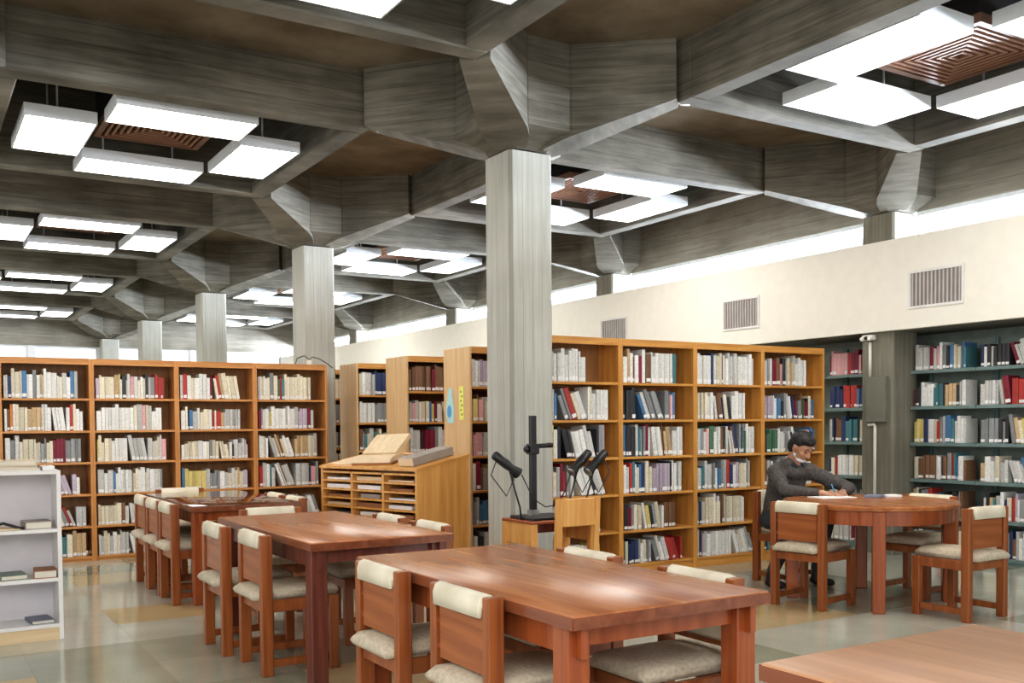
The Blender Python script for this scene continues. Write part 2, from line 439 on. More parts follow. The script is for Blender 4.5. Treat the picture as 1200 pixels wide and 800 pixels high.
ov = MB(); ov.box(UW+.2, 6.9, -8.5, FAR, 3.50, 3.6); ov.build('trim_6', flat('lilac white eaves', (.80, .81, .88), .8))['kind'] = 'structure'
# plain wall between the far windows
fj = MB()
for (a, b) in ((OX+1.09*p_, OX+1.09*q_) for p_, q_ in ((-5.2, -5.0), (-3.3, -3.1), (-1.55, -1.45), (-.2, .2), (.98, 1.02), (1.7, 1.78), (3.78, 4.28), (-9.4, -6.3))):
    fj.box(a, b, FAR+.02, FAR+.15, 2.847, 3.173)
fj.build('trim_5', M['frame'])['kind'] = 'structure'

# vents on the cream wall
def wall_vent(v):
    t = empty('wall_vent', (4.431, v, 2.553))
    fr = MB()
    w, h = .29, .18
    fr.box(-.012, 0, -w, w, h-.025, h); fr.box(-.012, 0, -w, w, -h, -h+.025)
    fr.box(-.012, 0, -w, -w+.025, -h+.025, h-.025); fr.box(-.012, 0, w-.025, w, -h+.025, h-.025)
    fr.build('vent_frame', M['ventw'], t)
    bx('backing', -.003, 0, -w+.025, w-.025, -h+.025, h-.025, M['ventd'], t)
    lv = MB()
    for i in range(13):
        y = -w+.045+i*(2*w-.09)/12
        lv.box(-.010, -.003, y-.007, y+.007, -h+.027, h-.027)
    lv.build('louvres', flat('louvre enamel', (.50, .48, .46), .5), t)
    return t
for v, l in ((-.173, 'white rectangular wall vent on cream panel, nearest and largest, right above green shelves'),
             (2.33, 'white rectangular wall vent on cream panel, middle of three, above the oak bookcases'),
             (4.70, 'white rectangular wall vent on cream panel, farthest, just right of the central pillar')):
    tag(wall_vent(v), l, 'vent', 'vents on the cream wall panel')

# light fixtures and ceiling grilles
def make_fixture():
    t = empty('ceiling_light')
    a, b, z0, z1 = .518, .256, 3.642, 3.735
    h = MB()
    h.box(-a, a, -b, -b+.012, z0, z1); h.box(-a, a, b-.012, b, z0, z1)
    h.box(-a, -a+.012, -b+.012, b-.012, z0, z1); h.box(a-.012, a, -b+.012, b-.012, z0, z1)
    h.box(-a+.012, a-.012, -b+.012, b-.012, z1-.012, z1)
    h.build('housing', M['housing'], t)
    bx('diffuser', -a+.012, a-.012, -b+.012, b-.012, z0+.002, z0+.014, M['glow'], t)
    for s_ in (-1, 1):
        MB().tube([(s_*.3, 0, z1), (s_*.3, 0, ZT)], .008).build('hanging_rod', M['housing'], t)
    return t
def make_grille():
    t = empty('ceiling_grille')
    z0 = 3.806
    fr = MB(); a = .436
    fr.box(-a, a, -a, -a+.05, z0, z0+.06); fr.box(-a, a, a-.05, a, z0, z0+.06)
    fr.box(-a, -a+.05, -a+.05, a-.05, z0, z0+.06); fr.box(a-.05, a, -a+.05, a-.05, z0, z0+.06)
    fr.build('grille_frame', M['vent'], t)
    sl = MB()
    q = a-.075
    while q > .03:
        sl.box(-q, q, -q, -q+.02, z0, z0+.03); sl.box(-q, q, q-.02, q, z0, z0+.03)
        sl.box(-q, -q+.02, -q+.02, q-.02, z0, z0+.03); sl.box(q-.02, q, -q+.02, q-.02, z0, z0+.03)
        q -= .05
    sl.box(-a+.05, a-.05, -.012, .012, z0+.03, z0+.045); sl.box(-.012, .012, -a+.05, a-.05, z0+.03, z0+.045)
    sl.build('louvres', flat('brown louvre', (.30, .15, .085), .45), t)
    bx('duct', -a+.02, a-.02, -a+.02, a-.02, z0+.06, ZT, M['dark'], t)
    return t
pf, pg = make_fixture(), make_grille()
first_f = first_g = True
rown = {-1: 'left of the pillars', 0: 'on the window side'}
for i in (-1, 0):
    for j in range(-1, 4):
        cu, cv = OX+(i+.5)*BU, OY+(j+.5)*BV
        od = ordn[j+1]
        gl = 'square brown louvred grille in the %s ceiling coffer %s' % (od, rown[i])
        if i == -1 and j == -1: pass
        else:
            o = pg if first_g else dup(pg); first_g = False
            tag(o, gl, 'ceiling vent', 'brown ceiling grilles'); o.location = (cu, cv, 0)
        for nm, dx, dy, rz in (('left', -.807, 0, PI/2), ('right', .807, 0, PI/2), ('near', 0, -.872, 0), ('far', 0, .796, 0)):
            p = proj((cu+dx, cv+dy, 3.62))
            if not (-90 < p[0] < 1290 and -70 < p[1] < 800 and p[2] > 0): continue
            o = pf if first_f else dup(pf); first_f = False
            tag(o, 'white box light, %s side of the %s coffer %s' % (nm, od, rown[i]), 'ceiling light', 'lit box lights hanging in the coffers')
            o.location = (cu+dx-(.08 if i == 0 and j == -1 else 0), cv+dy, .03 if i == 0 else 0); o.rotation_euler = (0, 0, rz)

# small loose cables at the beam joints by the central pillar
for (pts, l) in (([(-.74, .74, 3.88), (-.76, .70, 3.6), (-.78, .72, 3.47), (-.72, .78, 3.455), (-.66, .74, 3.46)], 'thin pale cable looped at the beam joint up left of the central pillar'),
                 ([(.74, -.74, 3.88), (.77, -.77, 3.62), (.76, -.78, 3.49), (.80, -.80, 3.455), (.86, -.82, 3.46)], 'thin pale cable looped at the beam joint up right of the central pillar')):
    pts = [(OX+1.09*a, OY+1.09*b, 1.31+1.09*(c-1.31)) for a, b, c in pts]
    tag(MB().tube(pts, .006).build('cable', M['pipe']), l, 'cable')

# ------------------------------------------------------------------ books
PAL = {'white': (.80, .80, .78), 'cream': (.74, .68, .54), 'pale grey': (.56, .56, .55), 'grey': (.30, .31, .32),
       'charcoal': (.045, .045, .05), 'navy': (.035, .055, .14), 'blue': (.09, .22, .42), 'maroon': (.22, .02, .045),
       'red': (.42, .05, .045), 'brown': (.22, .12, .07), 'tan': (.55, .40, .24), 'green': (.09, .20, .12), 'teal': (.08, .22, .25),
       'yellow': (.66, .55, .22), 'lilac': (.50, .43, .52), 'orange': (.70, .26, .06), 'pink': (.74, .42, .44)}
MIXR = dict(zip(PAL, (27, 13, 16, 12, 12, 5, 3, 5, 2, 4, 5, 1, 2, 2, 2, 1, 2)))
MIXL = dict(zip(PAL, (40, 24, 14, 6, 3, 1, 2, 2, 4, 4, 7, 1, 1, 2, 2, 1, 2)))
MIXG = dict(zip(PAL, (18, 12, 12, 10, 14, 6, 5, 6, 4, 5, 5, 2, 4, 2, 2, 1, 1)))
ORD = ['', 'first', 'second', 'third', 'fourth', 'fifth', 'sixth', 'seventh', 'eighth', 'ninth', 'tenth', 'eleventh', 'twelfth',
       '13th', '14th', '15th', '16th', '17th', '18th', '19th', '20th', '21st', '22nd', '23rd', '24th', '25th', '26th', '27th', '28th', '29th', '30th', '31st', '32nd', '33rd', '34th', '35th']
BOOKS = []
def fill(o, rz, width, z, hmax, depth, mix, where, shelf, tmean=.030, fillf=None, jitter=.012, seq=None, lean=.35):
    """stand books along a shelf. o: left front corner of the shelf as seen from the front"""
    rng = random
    x = .02
    end = width*(fillf if fillf else rng.choice((.72, .8, .88, .95)))
    state = 0; cnt = 0; k = 0
    dx = Vector((math.cos(rz), math.sin(rz), 0)); dy = Vector((-math.sin(rz), math.cos(rz), 0))
    names = list(mix); ws = [mix[q] for q in names]
    base_h = rng.uniform(.74, .9); last = rng.choices(names, ws)[0]; run = 0
    if seq: names = seq; ws = [1]*len(seq)
    ang = 0; leftn = rng.randint(5, 14)
    while x < end-.03 and k < 34:
        if leftn <= 0:
            if ang == 0 and rng.random() < lean and end-x > .25:
                ang = -rng.uniform(.12, .38); leftn = rng.randint(3, 8)
                x += abs(math.sin(ang))*hmax*base_h*.97 + .004
            else:
                ang = 0; leftn = rng.randint(4, 12)
        t = max(.012, rng.gauss(tmean, tmean*.33))
        h = hmax*min(.97, base_h+rng.uniform(-.16, .14))
        if run > 0: run -= 1; h = hmax*base_h
        else:
            last = rng.choices(names, ws)[0]
            if rng.random() < .16: run = rng.randint(2, 5)
        # leaning books stay under the board above
        hh = h
        wx = t/math.cos(ang)
        if x+wx > end: break
        d = depth*rng.uniform(.82, 1)
        inset = .018+abs(rng.gauss(0, jitter))
        k += 1
        p = Vector(o) + dx*x + dy*inset; p.z = z+.0008
        c = PAL[last]; f = rng.uniform(.8, 1.15)
        c = tuple(min(.86, v*f) for v in c)
        BOOKS.append(dict(p=p, rz=rz, a=ang, t=t*.96, d=d, h=hh, c=c, cn=last, where=where, shelf=shelf, k=k, lab=rng.random() < .8))
        x += wx+.0008
        leftn -= 1
    return x

# ------------------------------------------------------------------ bookcases
def bookcase(name, x0, y0, w, H, depth, levels, mv, mh, mend, label, group, toph=.06, kick=.07, pt=.024):
    """front plane y=y0, facing -y"""
    t = empty(name, (x0, y0, 0)); tag(t, label, 'bookcase', group)
    bx('side_panel', 0, pt, 0, depth, 0, H, mend or mv, t, .002)
    bx('side_panel', w-pt, w, 0, depth, 0, H, mv, t, .002)
    bx('top_board', pt, w-pt, 0, depth, H-.026, H, mh, t)
    bx('fascia', pt, w-pt, .001, .022, H-toph, H-.027, mh, t)
    bx('back_panel', pt, w-pt, depth-.012, depth, kick, H-.027, M['oakback'], t)
    bx('kick_board', pt, w-pt, .012, .03, 0, levels[-1]-.024, mh, t)
    for z in levels:
        bx('shelf', pt, w-pt, .006, depth-.013, z-.022, z, mh, t, .002)
    return t
LEVR = [1.665, 1.345, 1.025, .705, .385, .09]
whereR = ['oak bookcase beside pillar', 'second oak bookcase right of pillar', 'third oak bookcase right of pillar', 'fourth oak bookcase right of pillar']
W = .8475
for k in range(4):
    x0 = .68+k*W
    bookcase('bookcase', x0, .81, W, 2.04, .30, LEVR, M['oak'], M['oakh'], None,
             'tall honey oak bookcase of books, %s' % ['partly hidden by the central pillar', 'second from the central pillar', 'third from the central pillar', 'last, behind the seated man'][k],
             'oak bookcases right of the central pillar')
    for q, z in enumerate(LEVR):
        top = (LEVR[q-1]-.022 if q else 2.04-.062)
        ff = None
        seq = None
        if (k, q) == (0, 0): seq = ['white', 'white', 'pale grey', 'white']; ff = .62
        if (k, q) == (1, 0): ff = .78
        if (k, q) == (2, 0): ff = .93
        fill((x0+.024, .81, 0), 0, W-.048, z, top-z-.012, .20, MIXR, whereR[k], q, tmean=.031, fillf=ff or random.choice((.78, .86, .93)), seq=seq, lean=.5)
LEVL = [1.60, 1.285, .975, .66, .345, .045]
whereL = ['leftmost wall bookcase', 'second left wall bookcase', 'third left wall bookcase', 'fourth left wall bookcase']
WL = .8125
for k in range(4):
    x0 = -2.96+k*WL
    bookcase('bookcase', x0, 4.51, WL, 1.99, .30, LEVL, M['oakL'], M['oakLh'], None,
             'amber oak bookcase at back left, %s' % ['leftmost, behind the white display shelf', 'second from the left', 'third from the left', 'last, nearest the pigeonhole cabinet'][k],
             'amber oak bookcases at the back left')
    for q, z in enumerate(LEVL):
        top = (LEVL[q-1]-.022 if q else 1.99-.062)
        ff = random.choice((.85, .9, .95)); seq = None
        fill((x0+.024, 4.51, 0), 0, WL-.048, z, (top-z)*random.uniform(.82, .97), .20, MIXL, whereL[k], q, tmean=.029, fillf=ff, lean=.45)
# rows of end-on bookcases behind the central pillar
ends = [('the nearest, with two posters on its pale end', 1.99), ('the middle of three, behind the cabinet', 3.33),
        ('the third, left of the other two', 4.66), ('only a far sliver beside the amber bookcases', 6.0)]
for k, (l, v) in enumerate(ends):
    for s_ in range(2 if k < 3 else 1):
        lab = 'oak bookcase seen end-on, %s' % l
        if s_: lab = 'oak bookcase joined on the right of the %s end-on bookcase' % ['nearest', 'middle', 'third'][k]
        x0 = .70+s_*W
        if s_ and k == 0: pass
        t = bookcase('bookcase', x0, v, W, 2.03, .51, LEVR, M['oakend'] if s_ == 0 else M['oak'], M['oakh'], M['oakend'] if s_ == 0 else None, lab, 'oak bookcases in rows behind the pillar')
        for q, z in enumerate(LEVR):
            top = (LEVR[q-1]-.022 if q else 2.03-.062)
            fill((x0+.024, v, 0), 0, W-.048, z, top-z-.012, .20, MIXR, 'end row %d' % k, q, tmean=.034, fillf=.93, lean=.3)
# posters on the nearest end panel
p1 = MB(); p1.loft([[Vector((.698, y, z)) for y, z in ((2.30, 1.33), (2.42, 1.33), (2.45, 1.44), (2.40, 1.66), (2.33, 1.66), (2.29, 1.46))],
                    [Vector((.695, y, z)) for y, z in ((2.30, 1.33), (2.42, 1.33), (2.45, 1.44), (2.40, 1.66), (2.33, 1.66), (2.29, 1.46))]])
p1 = p1.build('poster', M['cyan']); tag(p1, 'pale cyan cut-out poster stuck on the pale bookcase end, left one', 'poster')
MB().ell((.694, 2.38, 1.44), (.002, .045, .06)).build('blue_spot', M['blueink'], p1)
p2 = MB().box(.695, .698, 2.10, 2.18, 1.36, 1.67).build('poster', M['yellow']); tag(p2, 'narrow yellow poster stuck on the pale bookcase end, right one', 'poster')
mk = MB()
for q in range(6): mk.box(.6935, .695, 2.115+(q % 2)*.02, 2.15+(q % 2)*.015, 1.40+q*.042, 1.418+q*.042)
mk.build('printed_marks', flat('green ink', (.30, .42, .12), .7), p2)

# green steel shelving in the recess of the window wall
LEVG = [1.81, 1.46, 1.105, .75, .40, .06]
UG = 4.75
secs = [(1.38, 2.1), (.735, 1.38), (-.37, .335), (-1.25, -.37)]
gl = ['mostly hidden behind the oak bookcase end', 'left of the conduit pillar with red and blue books', 'just right of the conduit pillar', 'at the right edge of the photo']
for k, (a, b) in enumerate(secs):
    t = empty('steel_shelving', (UG, a, 0)); tag(t, 'teal grey steel shelving unit, %s' % gl[k], 'bookcase', 'teal steel shelving in the wall recess')
    w = b-a
    bx('back_panel', .34, .355, 0.004, w-.004, .0, 2.1, M['tealback'], t)
    for yy in (.002, w-.026): bx('upright', .30, .34, yy, yy+.024, 0, 2.1, M['teal'], t)
    bx('plinth', .01, .34, .002, w-.002, 0, .038, M['teal'], t)
    for z in LEVG:
        s_ = MB(); s_.box(0, .30, .004, w-.004, z-.012, z); s_.box(0, .006, .004, w-.004, z-.032, z-.012)
        s_.build('shelf', M['teal'], t)
    wh = ['hidden steel shelf', 'steel shelf left of conduit pillar', 'steel shelf right of conduit pillar', 'steel shelf at photo edge'][k]
    for q, z in enumerate(LEVG):
        top = LEVG[q-1]-.035 if q else 2.09
        if k == 0: continue
        seq = None
        if k == 1 and q == 0: seq = ['maroon', 'red', 'maroon', 'grey', 'pink']
        if k == 1 and q == 1: seq = ['navy', 'blue', 'navy', 'red', 'navy']
        ff = (.95, .86, .96)[k-1]
        fill((UG, b-.01, 0), -PI/2, w-.02, z, min(.27, top-z-.01), .20, MIXG, wh, q, tmean=.034, fillf=ff, seq=seq, lean=.6)

# choose the 300 largest in the photo as individual books, the rest is one object
def vis(b):
    c = b['p'] + Vector((0, 0, b['h']/2))
    x, y, z = proj(c)
    if not (2 < x < 1198 and 0 < y < 798): return 0
    if b['where'].startswith(('end row', 'hidden')): return .001/z
    if b['where'] == 'leftmost wall bookcase' and x < 64 and y > 540: return .001/z
    if b['where'] == whereR[0] and x < 652: return .001/z
    if b['where'].startswith('steel shelf left') and x < 972: return .001/z
    f = abs(b['t'])*b['h']*F*F/z/z
    if x < 560: f *= .8
    if y > 600 and 590 < x < 880: f *= .6
    return f
for b in BOOKS: b['s'] = vis(b)
BOOKS.sort(key=lambda b: -b['s'])
bmk = MB()
bmk.box(0, 1, 0, 1, 0, 1)
bmk.bm.free()
# a book: boards and spine wrapping a paper block
def unit_book():
    m = MB()
    m.box(0, .12, .02, 1, 0, 1, M['book']); m.box(.88, 1, .02, 1, 0, 1, M['book'])
    m.loft([[Vector((x, y, z)) for x, y in ((0, .03), (.12, .008), (.3, 0), (.7, 0), (.88, .008), (1, .03), (1, .05), (0, .05))] for z in (0, 1)], M['book'])
    m.box(.12, .88, .05, .985, .015, .985, M['pages'])
    o = m.build('tmp_b', None, link=False); me = o.data; bpy.data.objects.remove(o); return me
ub = unit_book()
lm = MB(); lm.box(.06, .94, -.008, .004, .05, .17)
o = lm.build('tmp_l', M['paper'], link=False); ul = o.data; bpy.data.objects.remove(o)
SH = ['top shelf', 'second shelf down', 'third shelf down', 'fourth shelf down', 'fifth shelf down', 'bottom shelf']
SOLO = BOOKS[:300]; REST = BOOKS[300:]
for i, b in enumerate(SOLO):
    o = bpy.data.objects.new('book', ub); COL.objects.link(o)
    o.location = b['p']; o.rotation_euler = (0, b['a'], b['rz']); o.scale = (b['t'], b['d'], b['h']); o.color = (*b['c'], 1)
    tag(o, '%s%s book, %s from left, %s, %s' % ('leaning ' if b['a'] else '', b['cn'], ORD[b['k']], SH[b['shelf']], b['where']), 'book', 'books on the ' + b['where'])
    if b['lab']:
        l = bpy.data.objects.new('spine_label', ul); COL.objects.link(l); l.parent = o
verts, faces, cols, mid = [], [], [], []
def addbox(T, x0, x1, y0, y1, z0, z1, c):
    n0 = len(verts)
    for x in (x0, x1):
        for y in (y0, y1):
            for z in (z0, z1): verts.append(T @ Vector((x, y, z)))
    for f in ((0,1,3,2), (4,6,7,5), (0,4,5,1), (2,3,7,6), (0,2,6,4), (1,5,7,3)):
        faces.append([n0+q for q in f]); cols.append(c)
for b in REST:
    T = Matrix.Translation(b['p']) @ Matrix.Rotation(b['rz'], 4, 'Z') @ Matrix.Rotation(b['a'], 4, 'Y')
    addbox(T, 0, b['t'], 0, b['d'], 0, b['h'], b['c'])
    if b['lab']: addbox(T, b['t']*.06, b['t']*.94, -.0015, 0, b['h']*.05, b['h']*.17, (.8, .8, .8))
me = bpy.data.meshes.new('books'); me.from_pydata(verts, [], faces); me.materials.append(M['bookstuff'])
ca = me.color_attributes.new('Col', 'FLOAT_COLOR', 'CORNER')
li = 0
for f, c in zip(me.polygons, cols):
    for q in f.loop_indices: ca.data[q].color = (*c, 1)
me.update()
bo = bpy.data.objects.new('book', me); COL.objects.link(bo)
tag(bo, 'remaining rows of smaller, farther library books on all the bookcases', 'books', kind='stuff')

# ------------------------------------------------------------------ reading tables
def reading_table(x0, x1, y0, y1, label, top='table', leg='tableleg', H=.735):
    cx, cy = (x0+x1)/2, (y0+y1)/2
    t = empty('reading_table', (cx, cy, 0)); tag(t, label, 'table', 'rectangular wooden reading tables')
    a, b = (x1-x0)/2, (y1-y0)/2
    m = MB(); m.box(-a, a, -b, b, H-.045, H, None, .006, seg=2); m.build('tabletop', M[top], t)
    e = MB()
    for (p, q, r_, s_) in ((-a-.004, -a+.004, -b, b), (a-.004, a+.004, -b, b), (-a, a, -b-.004, -b+.004), (-a, a, b-.004, b+.004)):
        e.box(p, q, r_, s_, H-.043, H-.006)
    e.build('edge_band', M['tabledge'], t)
    ix, iy, lw = a-.015, b-.05, .085
    for sx in (-1, 1):
        for sy in (-1, 1):
            xs = sorted((sx*ix, sx*(ix-lw))); ys = sorted((sy*iy, sy*(iy-lw)))
            bx('leg', xs[0], xs[1], ys[0], ys[1], 0, H-.045, M[leg], t, .004)
    for sx in (-1, 1):
        xs = sorted((sx*(ix-.03), sx*(ix-.055)))
        bx('apron', xs[0], xs[1], -b+.02, b-.02, H-.14, H-.0455, M[leg], t)
    for sy in (-1, 1):
        ys = sorted((sy*(iy-.03), sy*(iy-.055)))
        bx('apron', -ix+lw, ix-lw, ys[0], ys[1], H-.115, H-.0455, M[leg], t)
    return t
reading_table(-2.02, -1.20, -3.53, -1.87, 'polished mahogany reading table in the foreground, glossy top, four chairs tucked in')
reading_table(-2.02, -1.23, -1.29, .42, 'mahogany reading table in the middle of the left row, five chairs round it', leg='tablelegd')
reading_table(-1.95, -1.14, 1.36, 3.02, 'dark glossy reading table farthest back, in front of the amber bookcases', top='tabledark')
reading_table(-1.97, -1.13, -5.90, -4.24, 'paler worn table top cut off at the bottom right corner of the photo', top='palewood')

# round table of the reader
rt = empty('round_table', (2.33, -1.12, 0)); tag(rt, 'round mahogany table where the masked man sits, chairs all round', 'table')
def ring(r, z, n=64): return [Vector((r*math.cos(2*PI*k/n), r*math.sin(2*PI*k/n), z)) for k in range(n)]
m = MB(); m.loft([ring(.600, .70), ring(.612, .703), ring(.615, .725), ring(.608, .735)]); m.build('tabletop', M['table'], rt)
m = MB(); m.loft([ring(.555, .60), ring(.575, .60), ring(.575, .70), ring(.555, .70), ring(.555, .60)], cap=False); m.build('apron', M['tableleg'], rt)
for q in range(4):
    a = PI/4+q*PI/2
    MB().box(.50, .59, -.042, .042, 0, .6995, None, .006, mtx=Matrix.Rotation(a, 4, 'Z')).build('leg', M['tableleg'], rt)

# ------------------------------------------------------------------ chairs (local: faces +x, rear posts at x=0)
def make_chair():
    t = empty('reading_chair')
    w, pw, pd = .215, .045, .06
    for s_ in (-1, 1):
        ys = sorted((s_*w, s_*(w-pw)))
        p = MB(); p.box(0, pd, ys[0], ys[1], 0, .742, None, .004); p.build('rear_post', M['chair'], t)
    for s_ in (-1, 1):
        ys = sorted((s_*w, s_*(w-pw)))
        bx('front_leg', .37, .425, ys[0], ys[1], 0, .40, M['chair'], t, .004)
    for s_ in (-1, 1):
        ys = sorted((s_*(w-.008), s_*(w-.035)))
        bx('side_rail', pd, .37, ys[0], ys[1], .335, .398, M['chair'], t, .003)
        bx('floor_stretcher', pd, .37, ys[0], ys[1], .045, .085, M['chair'], t, .003)
    bx('cross_rail', .015, .04, -w+pw, w-pw, .335, .385, M['chair'], t)
    bx('cross_rail', .38, .405, -w+pw, w-pw, .335, .385, M['chair'], t)
    bp = MB(); bp.box(.012, .026, -w+pw+.010, w-pw-.010, .475, .70, None, .003); bp = bp.build('back_panel', M['chairback'], t)
    for s_ in (-1, 1):
        for zz in (.51, .60):
            ys = sorted((s_*(w-pw-.012), s_*(w-pw+.004)))
            MB().box(.010, .028, ys[0], ys[1], zz, zz+.022).build('dowel', M['tabledge'], bp)
    # padded back: wraps over the top edge and hangs down the inner face
    prof = [(-.012, .672), (-.014, .715), (-.004, .742), (.020, .752), (.046, .742), (.062, .70), (.066, .60), (.060, .52), (.036, .497), (.028, .52), (.028, .69), (.010, .695), (-.002, .672)]
    c = MB(); k = []
    for yy, sc in ((-w+pw+.002, .90), (-w+pw+.012, 1), (w-pw-.012, 1), (w-pw-.002, .90)):
        k.append([Vector(((x-.025)*sc+.025, yy, (z-.62)*(.97+.03*sc)+.62)) for x, z in prof])
    c.loft(k, smooth=True); c.build('back_cushion', M['cushion'], t)
    # seat cushion runs back between the posts and over the side rails
    s = MB()
    pr_ = [(0, .400), (.0, .430), (.012, .452), (.05, .464)]
    cols_ = []
    X0, X1, Y = -.045, .44, w-pw-.002
    for yy, dz in ((-Y, -.022), (-Y+.02, -.004), (-Y*.5, .004), (0, .006), (Y*.5, .004), (Y-.02, -.004), (Y, -.022)):
        cols_.append([Vector(p) for p in ((X0+.012, yy, .399), (X0, yy, .418), (X0+.006, yy, .44+dz*.6), (X0+.035, yy, .458+dz), (.2, yy, .462+dz), (X1-.03, yy, .458+dz), (X1-.004, yy, .44+dz*.6), (X1, yy, .418), (X1-.012, yy, .399))])
    s.loft(cols_, smooth=True)
    s.build('seat', M['seat'], t)
    return t
ch0 = make_chair(); first = True
def chair(x, y, face, label, rot=0):
    """face: '+u','-u','+v','-v' ; (x,y) middle of the rear posts"""
    global first
    a = {'+u': 0, '-u': PI, '+v': PI/2, '-v': -PI/2}[face]+rot
    o = ch0 if first else dup(ch0)
    first = False
    tag(o, label, 'chair', 'mahogany chairs with cream back pads')
    o.location = (x, y, 0); o.rotation_euler = (0, 0, a)
    return o
chair(-2.10, -2.95, '+u', 'mahogany chair with cream pad at the foreground table, left side, nearest the viewer')
chair(-2.10, -2.25, '+u', 'mahogany chair at the foreground table, left side, farther of the two')
chair(-1.10, -3.10, '-u', 'chair across the foreground table, right side, nearest the viewer')
chair(-1.10, -2.38, '-u', 'chair across the foreground table, right side, farther, near the scanner desk')
chair(-2.15, -.68, '+u', 'mahogany chair at the middle left table, left side, nearer one')
chair(-2.20, -.10, '+u', 'mahogany chair at the middle left table, left side, farther one')
chair(-1.08, -.80, '-u', 'chair on the cabinet side of the middle left table, nearer pad')
chair(-1.08, -.22, '-u', 'chair on the cabinet side of the middle left table, farther pad')
chair(-1.56, .82, '-v', 'chair at the far end of the middle left table, cream pad facing us')
chair(-2.07, 1.735, '+u', 'nearest of three chairs in line at the left of the farthest table')
chair(-2.07, 2.205, '+u', 'middle of three chairs in line at the left of the farthest table')
chair(-2.07, 2.675, '+u', 'last of three chairs in line at the left of the farthest table')
chair(-1.02, 1.76, '-u', 'chair on the right side of the farthest table, nearer pad')
chair(-1.02, 2.25, '-u', 'chair on the right side of the farthest table, farther pad')
chair(-1.56, 3.50, '-v', 'chair at the far end of the farthest table, against the amber bookcases')
chair(1.625, -1.06, '+u', 'mahogany chair with cream pad at the left front of the round table', rot=R(9))
chair(2.34, -2.06, '+v', 'mahogany chair at the right front of the round table, back to the viewer')
chair(3.04, -1.14, '-u', 'chair on the far right of the round table, pad showing over the top', rot=R(5))
chair(2.50, .02, '-v', 'chair the masked man sits on, cream pad behind his shoulder')

# light oak chair at the scanner desk
oc = empty('oak_chair', (-.06, -.78, 0), PI/2-.0); tag(oc, 'small light oak chair with solid back board, pulled to the scanner desk', 'chair')
hw = .165
for s_ in (-1, 1):
    ys = sorted((s_*hw, s_*(hw-.04)))
    MB().loft([[Vector((x+dx, y, z)) for x, y in ((0, ys[0]), (.035, ys[0]), (.035, ys[1]), (0, ys[1]))] for dx, z in ((-.02, 0), (0, .42), (-.03, .84))]).build('rear_post', M['honey'], oc)
    bx('front_leg', .33, .37, ys[0], ys[1], 0, .42, M['honey'], oc)
    bx('side_rail', .03, .33, ys[0]+.005, ys[1]-.005, .36, .42, M['honey'], oc)
MB().box(-.022, .0, -hw+.04, hw-.04, .66, .838, None, .004).build('back_board', M['honey'], oc)
bx('front_rail', .335, .36, -hw+.04, hw-.04, .36, .42, M['honey'], oc)
MB().box(.0, .385, -hw+.041, hw-.041, .4205, .44, None, .006).build('seat', M['honey'], oc)

# scanner desk
DX0, DX1, DY0, DY1, DH = -.27, .26, -.56, -.19, .68
dk = empty('scanner_desk', (DX0, DY0, 0)); tag(dk, 'small oak desk against the central pillar carrying the black copy stand', 'desk')
w, d = DX1-DX0, DY1-DY0
MB().box(0, w, 0, d, DH-.02, DH, None, .004).build('desktop', M['tableleg'], dk)
for (a, b) in ((0, 0), (w-.05, 0), (0, d-.05), (w-.05, d-.05)): bx('leg', a, a+.05, b, b+.05, 0, DH-.0205, M['honey'], dk)
for xx in (.01, w-.03): bx('side_apron', xx, xx+.02, .05, d-.05, DH-.16, DH-.0205, M['honey'], dk)
bx('back_apron', .05, w-.05, d-.03, d-.01, DH-.12, DH-.0205, M['tablelegd'], dk)
bx('modesty_shelf', .03, w-.03, .06, d-.055, .30, .32, M['honey'], dk)
# copy stand
cs = empty('copy_stand', (-.10, -.37, DH)); tag(cs, 'black copy stand with tall column and camera arm on the small desk', 'copy stand')
MB().box(-.13, .20, -.16, .14, .0005, .018, None, .003).build('baseboard', M['black'], cs)
MB().box(-.03, .03, .02, .08, .018, .055).build('column_foot', M['steel'], cs)
MB().box(-.019, .019, .031, .069, .055, .69).build('column', M['black'], cs)
m = MB(); m.box(-.035, .035, .015, .085, .43, .50, None, .006); m.tube([(-.06, .05, .465), (-.035, .05, .465)], .022, n=12); m.build('slider', M['black'], cs)
MB().tube([(.03, .04, .485), (.13, .02, .488)], .016, n=10).build('camera_arm', M['black'], cs)
MB().tube([(.12, .022, .475), (.12, .022, .505)], .024, n=12).build('camera_mount', M['black'], cs)
def lamp(loc, sgn, label):
    t = empty('copy_lamp', loc); tag(t, label, 'lamp', 'black lamps of the copy stand')
    MB().tube([(0, 0, 0), (-.01*sgn, 0, .08), (-.05*sgn, 0, .2), (-.09*sgn, 0, .33)], .006).build('arm', M['black'], t)
    m = MB(); c = Vector((-.10*sgn, 0, .36)); dr = Vector((sgn*.78, -.15, -.6)).normalized()
    m.tube([c-dr*.13, c-dr*.12, c-dr*.02, c+dr*.03, c+dr*.09, c+dr*.095], [.018, .030, .032, .026, .040, .036], n=14); hd = m.build('lamp_head', M['black'], t)
    MB().tube([c+dr*.0952, c+dr*.097], .034, n=14).build('lens', M['steel'], hd)
    m = MB(); m.box(-.02, .02, -.02, .02, 0, .022); m.build('clamp', M['black'], t)
    MB().tube([c-dr*.10+Vector((0, 0, -.02)), c-dr*.10+Vector((-.05*sgn, -.01, -.12)), c+Vector((-.02*sgn, -.01, -.20)), c+Vector((.04*sgn, 0, -.10)), c+Vector((.03*sgn, 0, -.03))], .004).build('cord', M['black'], t)
    return t
lamp((-.22, -.36, DH), 1, 'black lamp head on bent arm, left of the copy stand column')
lamp((.14, -.38, DH), -1, 'black lamp head on bent arm, right of the copy stand column')
lamp((.235, -.44, DH), -1, 'black lamp head on bent arm, farthest right above the oak chair')
